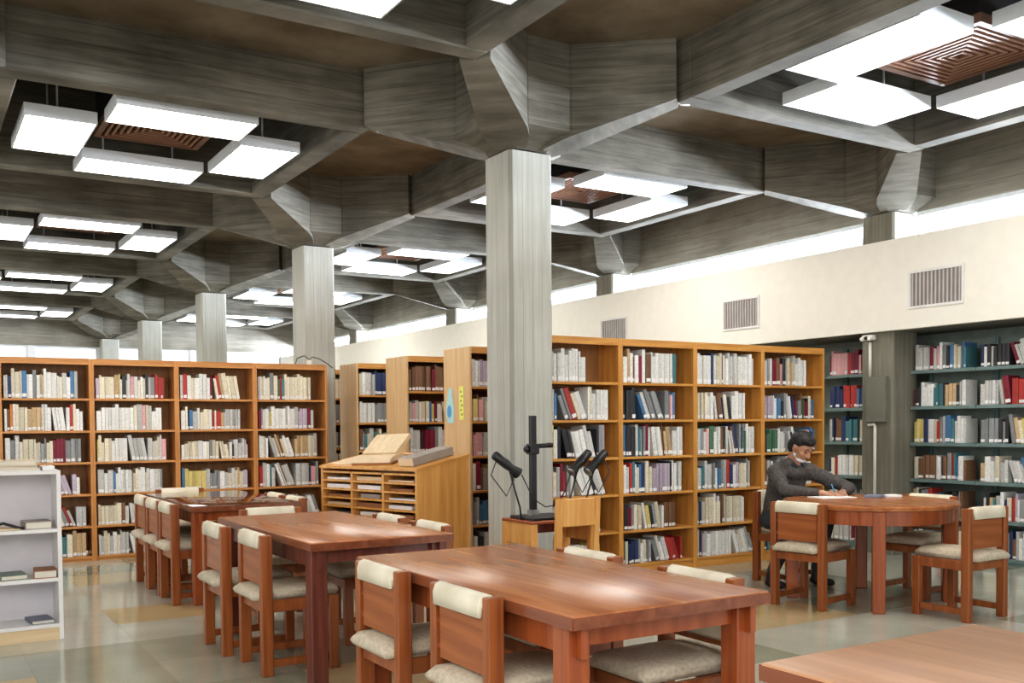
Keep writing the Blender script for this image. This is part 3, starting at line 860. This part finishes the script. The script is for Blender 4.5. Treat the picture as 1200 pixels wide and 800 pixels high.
tag(MB().tube([(-.24, -.40, DH+.30), (-.17, -.43, DH+.14), (-.08, -.44, DH+.08), (.02, -.44, DH+.09), (.10, -.42, DH+.19), (.15, -.41, DH+.30)], .004).build('cable', M['black']), 'thin black cable drooping between the copy stand lamps', 'cable')
tag(MB().box(.045, .075, -.42, -.40, DH+.019, DH+.10, None, .004).build('white_bottle', M['paper']), 'small white bottle standing beside the copy stand column', 'bottle')

# ------------------------------------------------------------------ flat storage cabinet with pigeonholes
cz = empty('pigeonhole_cabinet', (-.36, .93, 0), R(16)); tag(cz, 'honey oak pigeonhole cabinet with sloping top, beside the middle left table', 'cabinet')
# local: front faces -x, runs along +y from the near corner; side faces -y
CW, CD, CH, CB = 1.22, .56, .955, 1.055
def sl(x): return CH+(CB-CH)*x/CD
for nm, y0 in (('side_panel', 0), ('side_panel', CW-.025)):
    m = MB(); m.loft([[Vector((0, y, 0)), Vector((CD, y, 0)), Vector((CD, y, CB)), Vector((0, y, CH))] for y in (y0, y0+.025)]); m.build(nm, M['honey'], cz)
m = MB(); m.loft([[Vector((-.012, y, CH)), Vector((CD+.005, y, CB+.002)), Vector((CD+.005, y, CB+.022)), Vector((-.012, y, CH+.02))] for y in (-.01, CW+.01)]); m.build('sloping_top', M['oakh'], cz)
bx('back_panel', CD-.012, CD, .025, CW-.025, .05, CH, M['oakback'], cz)
cwid = (CW-.05-.05)/3
for q in (1, 2):
    y = .025+q*cwid+(q-1)*.025
    bx('divider', .002, CD-.013, y, y+.025, .05, CH-.03, M['honey'], cz)
for q in range(13):
    z = .06+q*.0715
    m = MB()
    for c3 in range(3):
        y = .025+c3*(cwid+.025)
        m.box(.0, CD-.013, y, y+cwid, z, z+.016)
    m.build('shelf', M['oakh'], cz)
bx('kick_board', .02, .04, .025, CW-.025, 0, .06, M['honey'], cz)
rng = random.Random(3)
cnt = 0
PH = []
for q in range(5, 12):
    for c3 in range(3):
        y = .04+c3*(cwid+.025)
        for rep in range(1):
            ww = rng.uniform(.22, cwid-.03); hh = rng.uniform(.012, .035)
            y0 = y+rng.uniform(0, max(.001, cwid-.03-ww))
            PH.append((q, c3, y0, ww, hh))
TCz = Matrix.Translation((-.36, .93, 0)) @ Matrix.Rotation(R(16), 4, 'Z')
colw = ['near', 'middle', 'far']
for (q, c3, y0, ww, hh) in PH:
    z = .06+q*.0715+.0165
    m = MB(); m.box(.03, .35, 0, ww, 0, hh, None, .002)
    o = m.build('newspaper_stack', M[rng.choice(('paper', 'kraft', 'boxgrey', 'leather', 'kraft'))])
    p = TCz @ Vector((0, y0, z)); o.location = p; o.rotation_euler = (0, 0, R(16))
    tag(o, 'papers lying in the pigeonhole cabinet, %s column, %s slot from the top' % (colw[c3], ORD[12-q]), 'papers', 'papers lying in the pigeonholes')
# books lying on the sloping top
slope = math.atan2(CB-CH, CD)
def on_top(x, y, rz):      # local frame on the slope
    return TCz @ Matrix.Translation((x, y, sl(x)+.0215)) @ Matrix.Rotation(-slope, 4, 'Y') @ Matrix.Rotation(rz, 4, 'Z')
m = MB(); m.box(0, .46, 0, .17, .001, .07, None, .004)
o = m.build('thick_book', M['boxgrey']); o.matrix_world = on_top(.06, .10, R(2)); tag(o, 'long thick grey bound volume lying on the sloping cabinet top', 'book')
m = MB(); m.box(0, .004, 0.005, .17, .006, .065); m.build('page_block', M['kraft'], o).location = (-.004, 0, 0)
m = MB()
m.loft([[Vector(p) for p in ((0, y, .002), (.36, y, .002), (.36, y, .016), (0, y, .016))] for y in (0, .42)], M['leather'])
o = m.build('open_volume', None); o.matrix_world = on_top(.10, .42, R(10)); tag(o, 'large old volume propped open on the cabinet, pages showing', 'book')
m = MB()
prof = [(0, .017), (.03, .05), (.10, .066), (.19, .055), (.205, .03), (.205, .017)]
m.loft([[Vector((x+.01, y, z)) for x, z in prof] for y in (.02, .40)], smooth=False)
m.build('page_block', M['kraft'], o)
m = MB(); m.box(0, .25, 0, .36, 0, .035, None, .002, mtx=Matrix.Translation((.13, .03, .05)) @ Matrix.Rotation(R(-28), 4, 'Y')); m.build('raised_pages', M['birch'], o)
m = MB(); m.box(0, .30, 0, .26, .001, .004)
o = m.build('loose_paper', M['kraft']); o.matrix_world = on_top(.03, .925, R(-6)); tag(o, 'loose aged sheets at the far end of the cabinet top', 'papers')

# ------------------------------------------------------------------ white display shelf at the left edge
WX1, WY, WH, WD, WW = -2.90, .73, 1.05, .30, .90
ws = empty('display_shelf', (WX1-WW, WY, 0)); tag(ws, 'low white open display shelf at the left edge of the photo', 'shelf')
bx('side_panel', WW-.025, WW, 0, WD, 0, WH, M['white'], ws, .002)
bx('side_panel', 0, .025, 0, WD, 0, WH, M['white'], ws, .002)
bx('back_panel', .025, WW-.025, WD-.012, WD, .1, WH-.02, M['lilacwhite'], ws)
bx('top_board', .025, WW-.025, 0, WD-.0, WH-.022, WH, M['white'], ws)
for z in (.10, .385, .69): bx('shelf', .025, WW-.025, .002, WD-.013, z-.022, z, M['white'], ws)
bx('kick_board', .025, WW-.025, .01, .03, 0, .077, M['birch'], ws)
def lying(x, y, z, w, d, h, rz, mc, label, name='book'):
    m = MB()
    t_ = min(.004, h*.15)
    m.box(0, w, 0, d, 0, t_); m.box(0, w, 0, d, h-t_, h); m.box(0, t_, 0, d, t_, h-t_)
    o = m.build(name, mc)
    MB().box(t_, w-.004, .004, d-.004, t_, h-t_).build('page_block', M['pages'], o)
    o.location = (x, y, z+.0005); o.rotation_euler = (0, 0, rz); tag(o, label, 'book', 'books on the white display shelf')
    return o
lying(-3.10, .76, .69, .15, .2, .045, .05, M['boxgrey'], 'grey covered book lying on the upper board of the white display shelf')
lying(-3.06, .75, .385, .13, .2, .048, -.08, M['leather'], 'brown and cream book lying on the middle board of the white display shelf')
lying(-3.24, .76, .385, .15, .2, .03, .1, flat('dull green cover', (.16, .22, .18)), 'thin dull green book lying on the middle board, left of another')
lying(-3.075, .76, .10, .13, .2, .022, .12, flat('slate cover', (.18, .2, .26)), 'thin slate blue book lying on the bottom board of the white shelf')
for q in range(6):
    w_ = .28-.012*q
    lying(-3.27+.006*q, .75+.004*(q % 3), WH+.011*q, w_-.02, .19, .011, .04*((q % 3)-1), M['kraft'] if q % 2 else M['paper'], '%s thin pale booklet in the pile on top of the white display shelf' % ['lowest', 'second lowest', 'third lowest', 'third highest', 'second highest', 'topmost'][q], 'booklet')
tag(MB().box(-3.00, -2.93, .74, .90, WH+.0008, WH+.028, None, .003).build('paper_pad', M['paper']), 'white paper pad at the right corner of the display shelf top', 'papers')
o = MB().tube([(-3.30, .80, .71), (-3.22, .78, .735), (-3.14, .77, .705), (-3.11, .76, .70)], .009).build('black_strap', M['black']); tag(o, 'black curved strap lying on the upper board of the white display shelf', 'strap')
m = MB(); m.box(-3.34, -3.12, .76, .94, .6908, .70, None, .001); tag(m.build('loose_paper', M['kraft']), 'tan sheets under the black strap on the white display shelf', 'papers')

# ------------------------------------------------------------------ conduit, camera and box on the window-wall pillar
PX = OX+BU-.19
def pil(name, m, mat, label, cat): return tag(m.build(name, mat), label, cat)
m = MB(); m.tube([(PX-.016, .60, 1.76), (PX-.016, .60, 2.10)], .015, n=10); pil('conduit_pipe', m, M['pipe'], 'short white conduit pipe running down from the camera to the metal box', 'pipe')
m = MB(); m.box(PX-.052, PX-.002, .40, .62, 1.31, 1.755, None, .004); pil('metal_box', m, M['panelbox'], 'olive grey flat metal box fixed on the conduit pillar', 'box')
m = MB(); m.tube([(PX-.016, .62, 1.275), (PX-.016, .545, 1.285), (PX-.016, .54, 1.26), (PX-.016, .54, .45)], .015, n=10); pil('conduit_pipe', m, M['pipe'], 'long white conduit pipe below the metal box, down behind the round table', 'pipe')
t = empty('security_camera', (PX-.034, .60, 2.14)); tag(t, 'small white security camera high on the conduit pillar under the cream panel', 'camera')
MB().box(-.04, .03, -.06, .06, -.02, .03, None, .006).build('camera_body', M['pipe'], t)
for s_ in (-1, 1): MB().ell((-.05, s_*.045, -.01), (.022, .022, .022)).build('lens', M['pipe'], t)
MB().ell((-.048, 0, .0), (.016, .022, .018)).build('lens', M['black'], t)

# little cable tangle on the amber bookcases
t = empty('cable_tangle', (.12, 4.6, 1.99)); tag(t, 'tangle of dark wire with a white plug on top of the amber bookcases', 'cable')
MB().tube([(-.16, 0, .004), (-.14, 0, .07), (-.06, 0, .10), (.0, 0, .06), (.04, 0, .09), (.12, 0, .07), (.2, -.02, .02), (.26, -.03, -.03)], .005).build('wire', M['black'], t)
MB().box(-.03, .02, -.02, .02, .0, .05, None, .006).build('plug', M['pipe'], t)

# ------------------------------------------------------------------ things on the round table
def sheet(x, y, z, w, d, h, rz, mat, label, name, cat):
    o = MB().box(-w/2, w/2, -d/2, d/2, 0, h, None, min(.002, h*.3)).build(name, mat)
    o.location = (x, y, z); o.rotation_euler = (0, 0, rz); return tag(o, label, cat)
sheet(2.30, -.80, .736, .30, .21, .006, R(-10), M['paper'], 'open white notebook under the writing hands of the man', 'notebook', 'notebook')
sheet(2.56, -.98, .736, .16, .11, .02, R(20), flat('slate cloth', (.22, .25, .33)), 'small slate grey pouch beside the notebook on the round table', 'pouch', 'pouch')
sheet(2.70, -1.02, .736, .14, .09, .018, R(-15), M['paper'], 'white folded tissue pack right of the grey pouch', 'tissue_pack', 'tissues')
# ------------------------------------------------------------------ the reader
def remesh(parts, name, mat, vox=.007, smooth=6, parent=None):
    me = bpy.data.meshes.new(name); bm = bmesh.new()
    for kind, *a in parts:
        if kind == 'cap':            # tapered capsule
            p, q, r0, r1 = Vector(a[0]), Vector(a[1]), a[2], a[3]
            n_ = max(2, int((q-p).length/.02))
            for i in range(n_+1):
                f = i/n_; c = p.lerp(q, f); r = r0+(r1-r0)*f
                res = bmesh.ops.create_icosphere(bm, subdivisions=2, radius=r); bmesh.ops.translate(bm, verts=res['verts'], vec=c)
            # solid core
            d = (q-p); L = d.length
            if L > .001:
                rot = d.to_track_quat('Z', 'Y').to_matrix().to_4x4()
                bmesh.ops.create_cone(bm, cap_ends=True, segments=16, radius1=r0, radius2=r1, depth=L, matrix=Matrix.Translation((p+q)/2) @ rot)
        elif kind == 'ell':
            c, r = Vector(a[0]), a[1]; rot = a[2] if len(a) > 2 else Matrix.Identity(4)
            bmesh.ops.create_uvsphere(bm, u_segments=24, v_segments=16, radius=1, matrix=Matrix.Translation(c) @ rot @ Matrix.Diagonal((*r, 1)))
    bm.to_mesh(me); bm.free()
    o = bpy.data.objects.new(name, me); COL.objects.link(o)
    md = o.modifiers.new('r', 'REMESH'); md.mode = 'VOXEL'; md.voxel_size = vox; md.use_smooth_shade = True
    s_ = o.modifiers.new('s', 'SMOOTH'); s_.factor = .5; s_.iterations = smooth
    dg = bpy.context.evaluated_depsgraph_get(); ev = o.evaluated_get(dg)
    nm = bpy.data.meshes.new_from_object(ev); o.modifiers.clear(); o.data = nm
    nm.materials.clear(); nm.materials.append(mat)
    for f in nm.polygons: f.use_smooth = True
    if parent: o.parent = parent
    return o
# joints
PIV = Vector((2.50, -.05, 0)); PR = Matrix.Rotation(R(-8), 4, 'Z')
def J(x, y, z): return PIV + PR.to_3x3() @ (Vector((x, y, z))-PIV)
PEL = J(2.48, -.10, .545); CHS = J(2.47, -.20, .80); NEC = J(2.46, -.30, .985);
HD = J(2.475, -.385, 1.115)
SR_, SL_ = J(2.335, -.25, .905), J(2.655, -.27, .905)
ER, EL = J(2.25, -.46, .778), J(2.85, -.52, .778)
HR, HL_ = J(2.43, -.70, .762), J(2.585, -.735, .762)
hipR, hipL = J(2.38, -.12, .51), J(2.58, -.12, .51)
knR, knL = J(2.33, -.50, .535), J(2.62, -.52, .535)
anR, anL = J(2.20, -.36, .10), J(2.60, -.42, .10)
fd = Vector((.04, -.85, -.60)).normalized()         # face direction: down toward the page
hz = (Vector((.10, -.85, 0)).normalized()); 
zax = -fd; xax = Vector((0, 0, 1)).cross(zax).normalized(); yax = zax.cross(xax)
HM = Matrix((( xax.x, yax.x, zax.x, 0), (xax.y, yax.y, zax.y, 0), (xax.z, yax.z, zax.z, 0), (0, 0, 0, 1)))
# head axes: local x across the face, local y up the face, local -z out of the face
def hp(x, y, z): return HD + (HM.to_3x3() @ Vector((x, y, -z)))
body = []
body += [('ell', hp(0, .02, -.005), (.074, .098, .094), HM), ('ell', hp(0, -.045, .022), (.056, .068, .068), HM),
         ('ell', hp(0, -.085, .045), (.030, .026, .028), HM),
         ('cap', hp(0, .012, .086), hp(0, -.028, .106), .010, .015), ('ell', hp(.014, -.03, .094), (.010, .008, .01), HM), ('ell', hp(-.014, -.03, .094), (.010, .008, .01), HM),
         ('cap', hp(-.036, .024, .080), hp(.036, .024, .080), .011, .011),
         ('ell', hp(.036, -.022, .062), (.024, .022, .022), HM), ('ell', hp(-.036, -.022, .062), (.024, .022, .022), HM),
         ('cap', hp(-.018, -.056, .082), hp(.018, -.056, .082), .009, .009), ('cap', hp(-.016, -.066, .080), hp(.016, -.066, .080), .009, .009),
         ('ell', hp(.076, -.008, .0), (.010, .030, .018), HM), ('ell', hp(-.076, -.008, .0), (.010, .030, .018), HM),
         ('cap', NEC, hp(0, -.04, -.02), .056, .052),
         ('cap', PEL, CHS, .125, .13), ('cap', CHS, NEC-Vector((0, 0, .05)), .12, .08),
         ('cap', SR_, SL_, .055, .055),
         ('cap', SR_, ER, .045, .036), ('cap', ER, HR, .036, .024), ('cap', SL_, EL, .045, .036), ('cap', EL, HL_, .036, .024),
         ('cap', hipR, knR, .07, .052), ('cap', hipL, knL, .07, .052), ('cap', knR, anR, .048, .032), ('cap', knL, anL, .048, .032)]
def hand(wr, d, up, side, curl, pen=False):
    d = Vector(d).normalized(); up = Vector(up).normalized(); sd = d.cross(up).normalized()*side
    P = []
    palm0 = wr+d*.015; palm1 = wr+d*.075
    for o_ in (-.026, -.009, .009, .026): P.append(('cap', palm0+sd*o_*.8, palm1+sd*o_, .0125, .0115))
    for q, (o_, L) in enumerate(((.030, .070), (.010, .078), (-.010, .073), (-.029, .058))):
        a = palm1+sd*o_; dd = d; 
        for s_i, fr in enumerate((.45, .32, .23)):
            ang = curl*(s_i+.6)
            dd = (d*math.cos(ang)-up*math.sin(ang)).normalized()
            b = a+dd*L*fr; P.append(('cap', a, b, .0095-.0012*s_i, .0085-.0012*s_i)); a = b
    a = palm0+sd*.026+d*.005; b = a+(sd*.6+d*.7-up*.25).normalized()*.038; c = b+(d*.95-sd*.25-up*.3).normalized()*.030
    P += [('cap', a, b, .0125, .0105), ('cap', b, c, .0105, .0085)]
    return P
# right hand writes, left hand rests over it
body += hand(HR, (.80, -.45, -.02), (-.1, -.25, 1), 1, .50)
body += hand(HL_, (-.72, -.40, -.02), (.1, -.25, 1), -1, .38)
person = remesh(body, 'person', M['skin'], .0055, 5)
tag(person, 'seated person in a grey sweater, white mask under the chin, writing at the round table', 'person')
# clothing
def lp(a, b, f): return a.lerp(b, f)
slv = [('cap', PEL-Vector((0, 0, .03)), CHS, .145, .145), ('ell', CHS+Vector((0, -.01, .02)), (.18, .12, .17)), ('ell', NEC+Vector((0, -.02, -.075)), (.10, .085, .07)), ('ell', PEL+Vector((0, 0, .0)), (.16, .13, .10)),
       ('cap', CHS, NEC-Vector((0, -.02, .05)), .14, .095), ('cap', SR_, SL_, .076, .076), ('cap', SR_+Vector((.05, .02, .03)), NEC, .05, .06), ('cap', SL_+Vector((-.05, .02, .03)), NEC, .05, .06),
       ('cap', SR_, ER, .066, .048), ('cap', ER, lp(ER, HR, .84), .050, .033), ('cap', SL_, EL, .066, .048), ('cap', EL, lp(EL, HL_, .84), .050, .033),
       ('ell', lp(SR_, ER, .55)+Vector((.0, .01, -.02)), (.058, .056, .056)), ('ell', lp(SL_, EL, .55)+Vector((0, .01, -.02)), (.058, .056, .056)),
       ('cap', NEC+Vector((-.05, .0, -.01)), NEC+Vector((.05, .0, -.01)), .055, .055)]
remesh(slv, 'sweater', M['sweater'], .0075, 3, person)
vest = [('cap', NEC+Vector((-.062, -.005, -.0)), NEC+Vector((-.035, -.06, -.035)), .030, .026), ('cap', NEC+Vector((-.035, -.06, -.035)), NEC+Vector((0, -.082, -.075)), .026, .02),
        ('cap', NEC+Vector((.062, -.005, .0)), NEC+Vector((.035, -.06, -.035)), .030, .026), ('cap', NEC+Vector((.035, -.06, -.035)), NEC+Vector((0, -.082, -.075)), .026, .02)]
remesh(vest, 'scarf', M['shirtdark'], .006, 2, person)
tr = [('cap', hipR, knR, .088, .068), ('cap', hipL, knL, .088, .068), ('cap', knR, lp(knR, anR, .93), .066, .048), ('cap', knL, lp(knL, anL, .93), .066, .048), ('cap', hipR, hipL, .09, .09), ('ell', PEL-Vector((0, 0, .045)), (.165, .13, .07))]
remesh(tr, 'trousers', M['trouser'], .008, 3, person)
for an, yaw in ((anR, -.2), (anL, .1)):
    f = Vector((math.sin(yaw), -math.cos(yaw), 0))
    b0 = Vector((an.x, an.y, .035))
    s_ = remesh([('ell', b0-f*.01, (.042, .05, .034)), ('cap', b0, b0+f*.14+Vector((0, 0, -.004)), .040, .030), ('cap', an+Vector((0, 0, -.01)), b0, .042, .042), ('ell', b0+f*.08, (.044, .08, .03))], 'shoe', M['black'], .006, 2, person)
# hair: cap over the crown, sides and back
hr = [('ell', hp(0, .045, -.020), (.084, .088, .094), HM), ('ell', hp(0, -.01, -.048), (.078, .085, .064), HM), ('ell', hp(0, .078, .028), (.070, .040, .062), HM),
      ('ell', hp(.03, .088, .045), (.034, .022, .032), HM), ('ell', hp(-.03, .09, .042), (.036, .022, .032), HM)]
for q in range(26):
    a = rng.uniform(0, 2*PI); rr = rng.uniform(.02, .075)
    hr.append(('ell', hp(rr*math.cos(a), .075+rng.uniform(-.01, .035), -.02+rr*math.sin(a)), (.017, .017, .017), HM))
remesh(hr, 'hair', M['hair'], .006, 2, person)
for s_ in (-1, 1):
    MB().tube([hp(s_*.018, .030, .0935), hp(s_*.036, .037, .092), hp(s_*.056, .030, .080)], [.003, .0045, .003], n=6).build('eyebrow', M['hair'], person)
    MB().ell(hp(s_*.034, .004, .083), (.012, .005, .006), mtx=HM).build('eye', M['black'], person)
mk_ = [('ell', hp(0, -.083, .052), (.046, .026, .040), HM), ('cap', hp(-.058, -.060, .018), hp(0, -.098, .050), .012, .016), ('cap', hp(.058, -.060, .018), hp(0, -.098, .050), .012, .016)]
remesh(mk_, 'face_mask', M['mask'], .005, 2, person)
for s_ in (-1, 1):
    MB().tube([hp(s_*.058, -.058, .02), hp(s_*.078, -.03, -.005), hp(s_*.082, .02, -.008)], .0025, n=6).build('mask_loop', M['mask'], person)
pen = MB().tube([HR+Vector((.075, -.055, -.025)), HR+Vector((.055, -.03, .07))], .0045).build('pen', M['blueink'])
tag(pen, 'thin dark blue pen held upright in the writing hand', 'pen')

# ------------------------------------------------------------------ camera, light, world
cam = bpy.data.cameras.new('camera'); co = bpy.data.objects.new('camera', cam); COL.objects.link(co)
co.matrix_world = Matrix(((RIGHT.x, UP.x, -FWD.x, CAMPOS.x), (RIGHT.y, UP.y, -FWD.y, CAMPOS.y), (RIGHT.z, UP.z, -FWD.z, CAMPOS.z), (0, 0, 0, 1)))
cam.sensor_width = 36; cam.sensor_fit = 'HORIZONTAL'; cam.lens = 36*F/1200; cam.shift_y = (CY-400)/1200; cam.clip_start = .05
SC.camera = co

w = bpy.data.worlds.new('sky'); SC.world = w; w.use_nodes = True
nt = w.node_tree; bg = nt.nodes['Background']
tc = N(nt, 'ShaderNodeTexCoord'); sx = N(nt, 'ShaderNodeSeparateXYZ'); nt.links.new(tc.outputs['Generated'], sx.inputs[0])
r = ramp(nt, sx.outputs[2], [(0, (1.0, .98, .94)), (.25, (.90, .94, 1.0)), (.8, (.75, .85, 1.0))])
nt.links.new(r.outputs[0], bg.inputs[0]); bg.inputs[1].default_value = 1.25

def area(name, loc, rot, sx_, sy_, power, col):
    l = bpy.data.lights.new(name, 'AREA'); l.shape = 'RECTANGLE'; l.size = sx_; l.size_y = sy_; l.energy = power; l.color = col
    o = bpy.data.objects.new(name, l); o.location = loc; o.rotation_euler = rot; COL.objects.link(o); return o
# daylight through the clerestory, and the lit ceiling of the rest of the hall behind the viewer
area('daylight', (5.95, 4.5, 3.08), (0, R(107), 0), .5, 28, 4200, (.92, .96, 1))
area('hall_light', (-4.5, -6.5, 3.3), (R(40), 0, R(-30)), 4, 3, 120, (1, .96, .90))
area('hall_light', (-6.5, 1.0, 3.3), (0, 0, 0), 2.5, 8, 60, (1, .95, .88))

SC.view_settings.view_transform = 'Standard'
try: SC.view_settings.look = 'Medium High Contrast'
except Exception: pass
SC.view_settings.exposure = 0.45
SC.cycles.use_denoising = True
SC.cycles.max_bounces = 8
SC.cycles.sample_clamp_indirect = 4
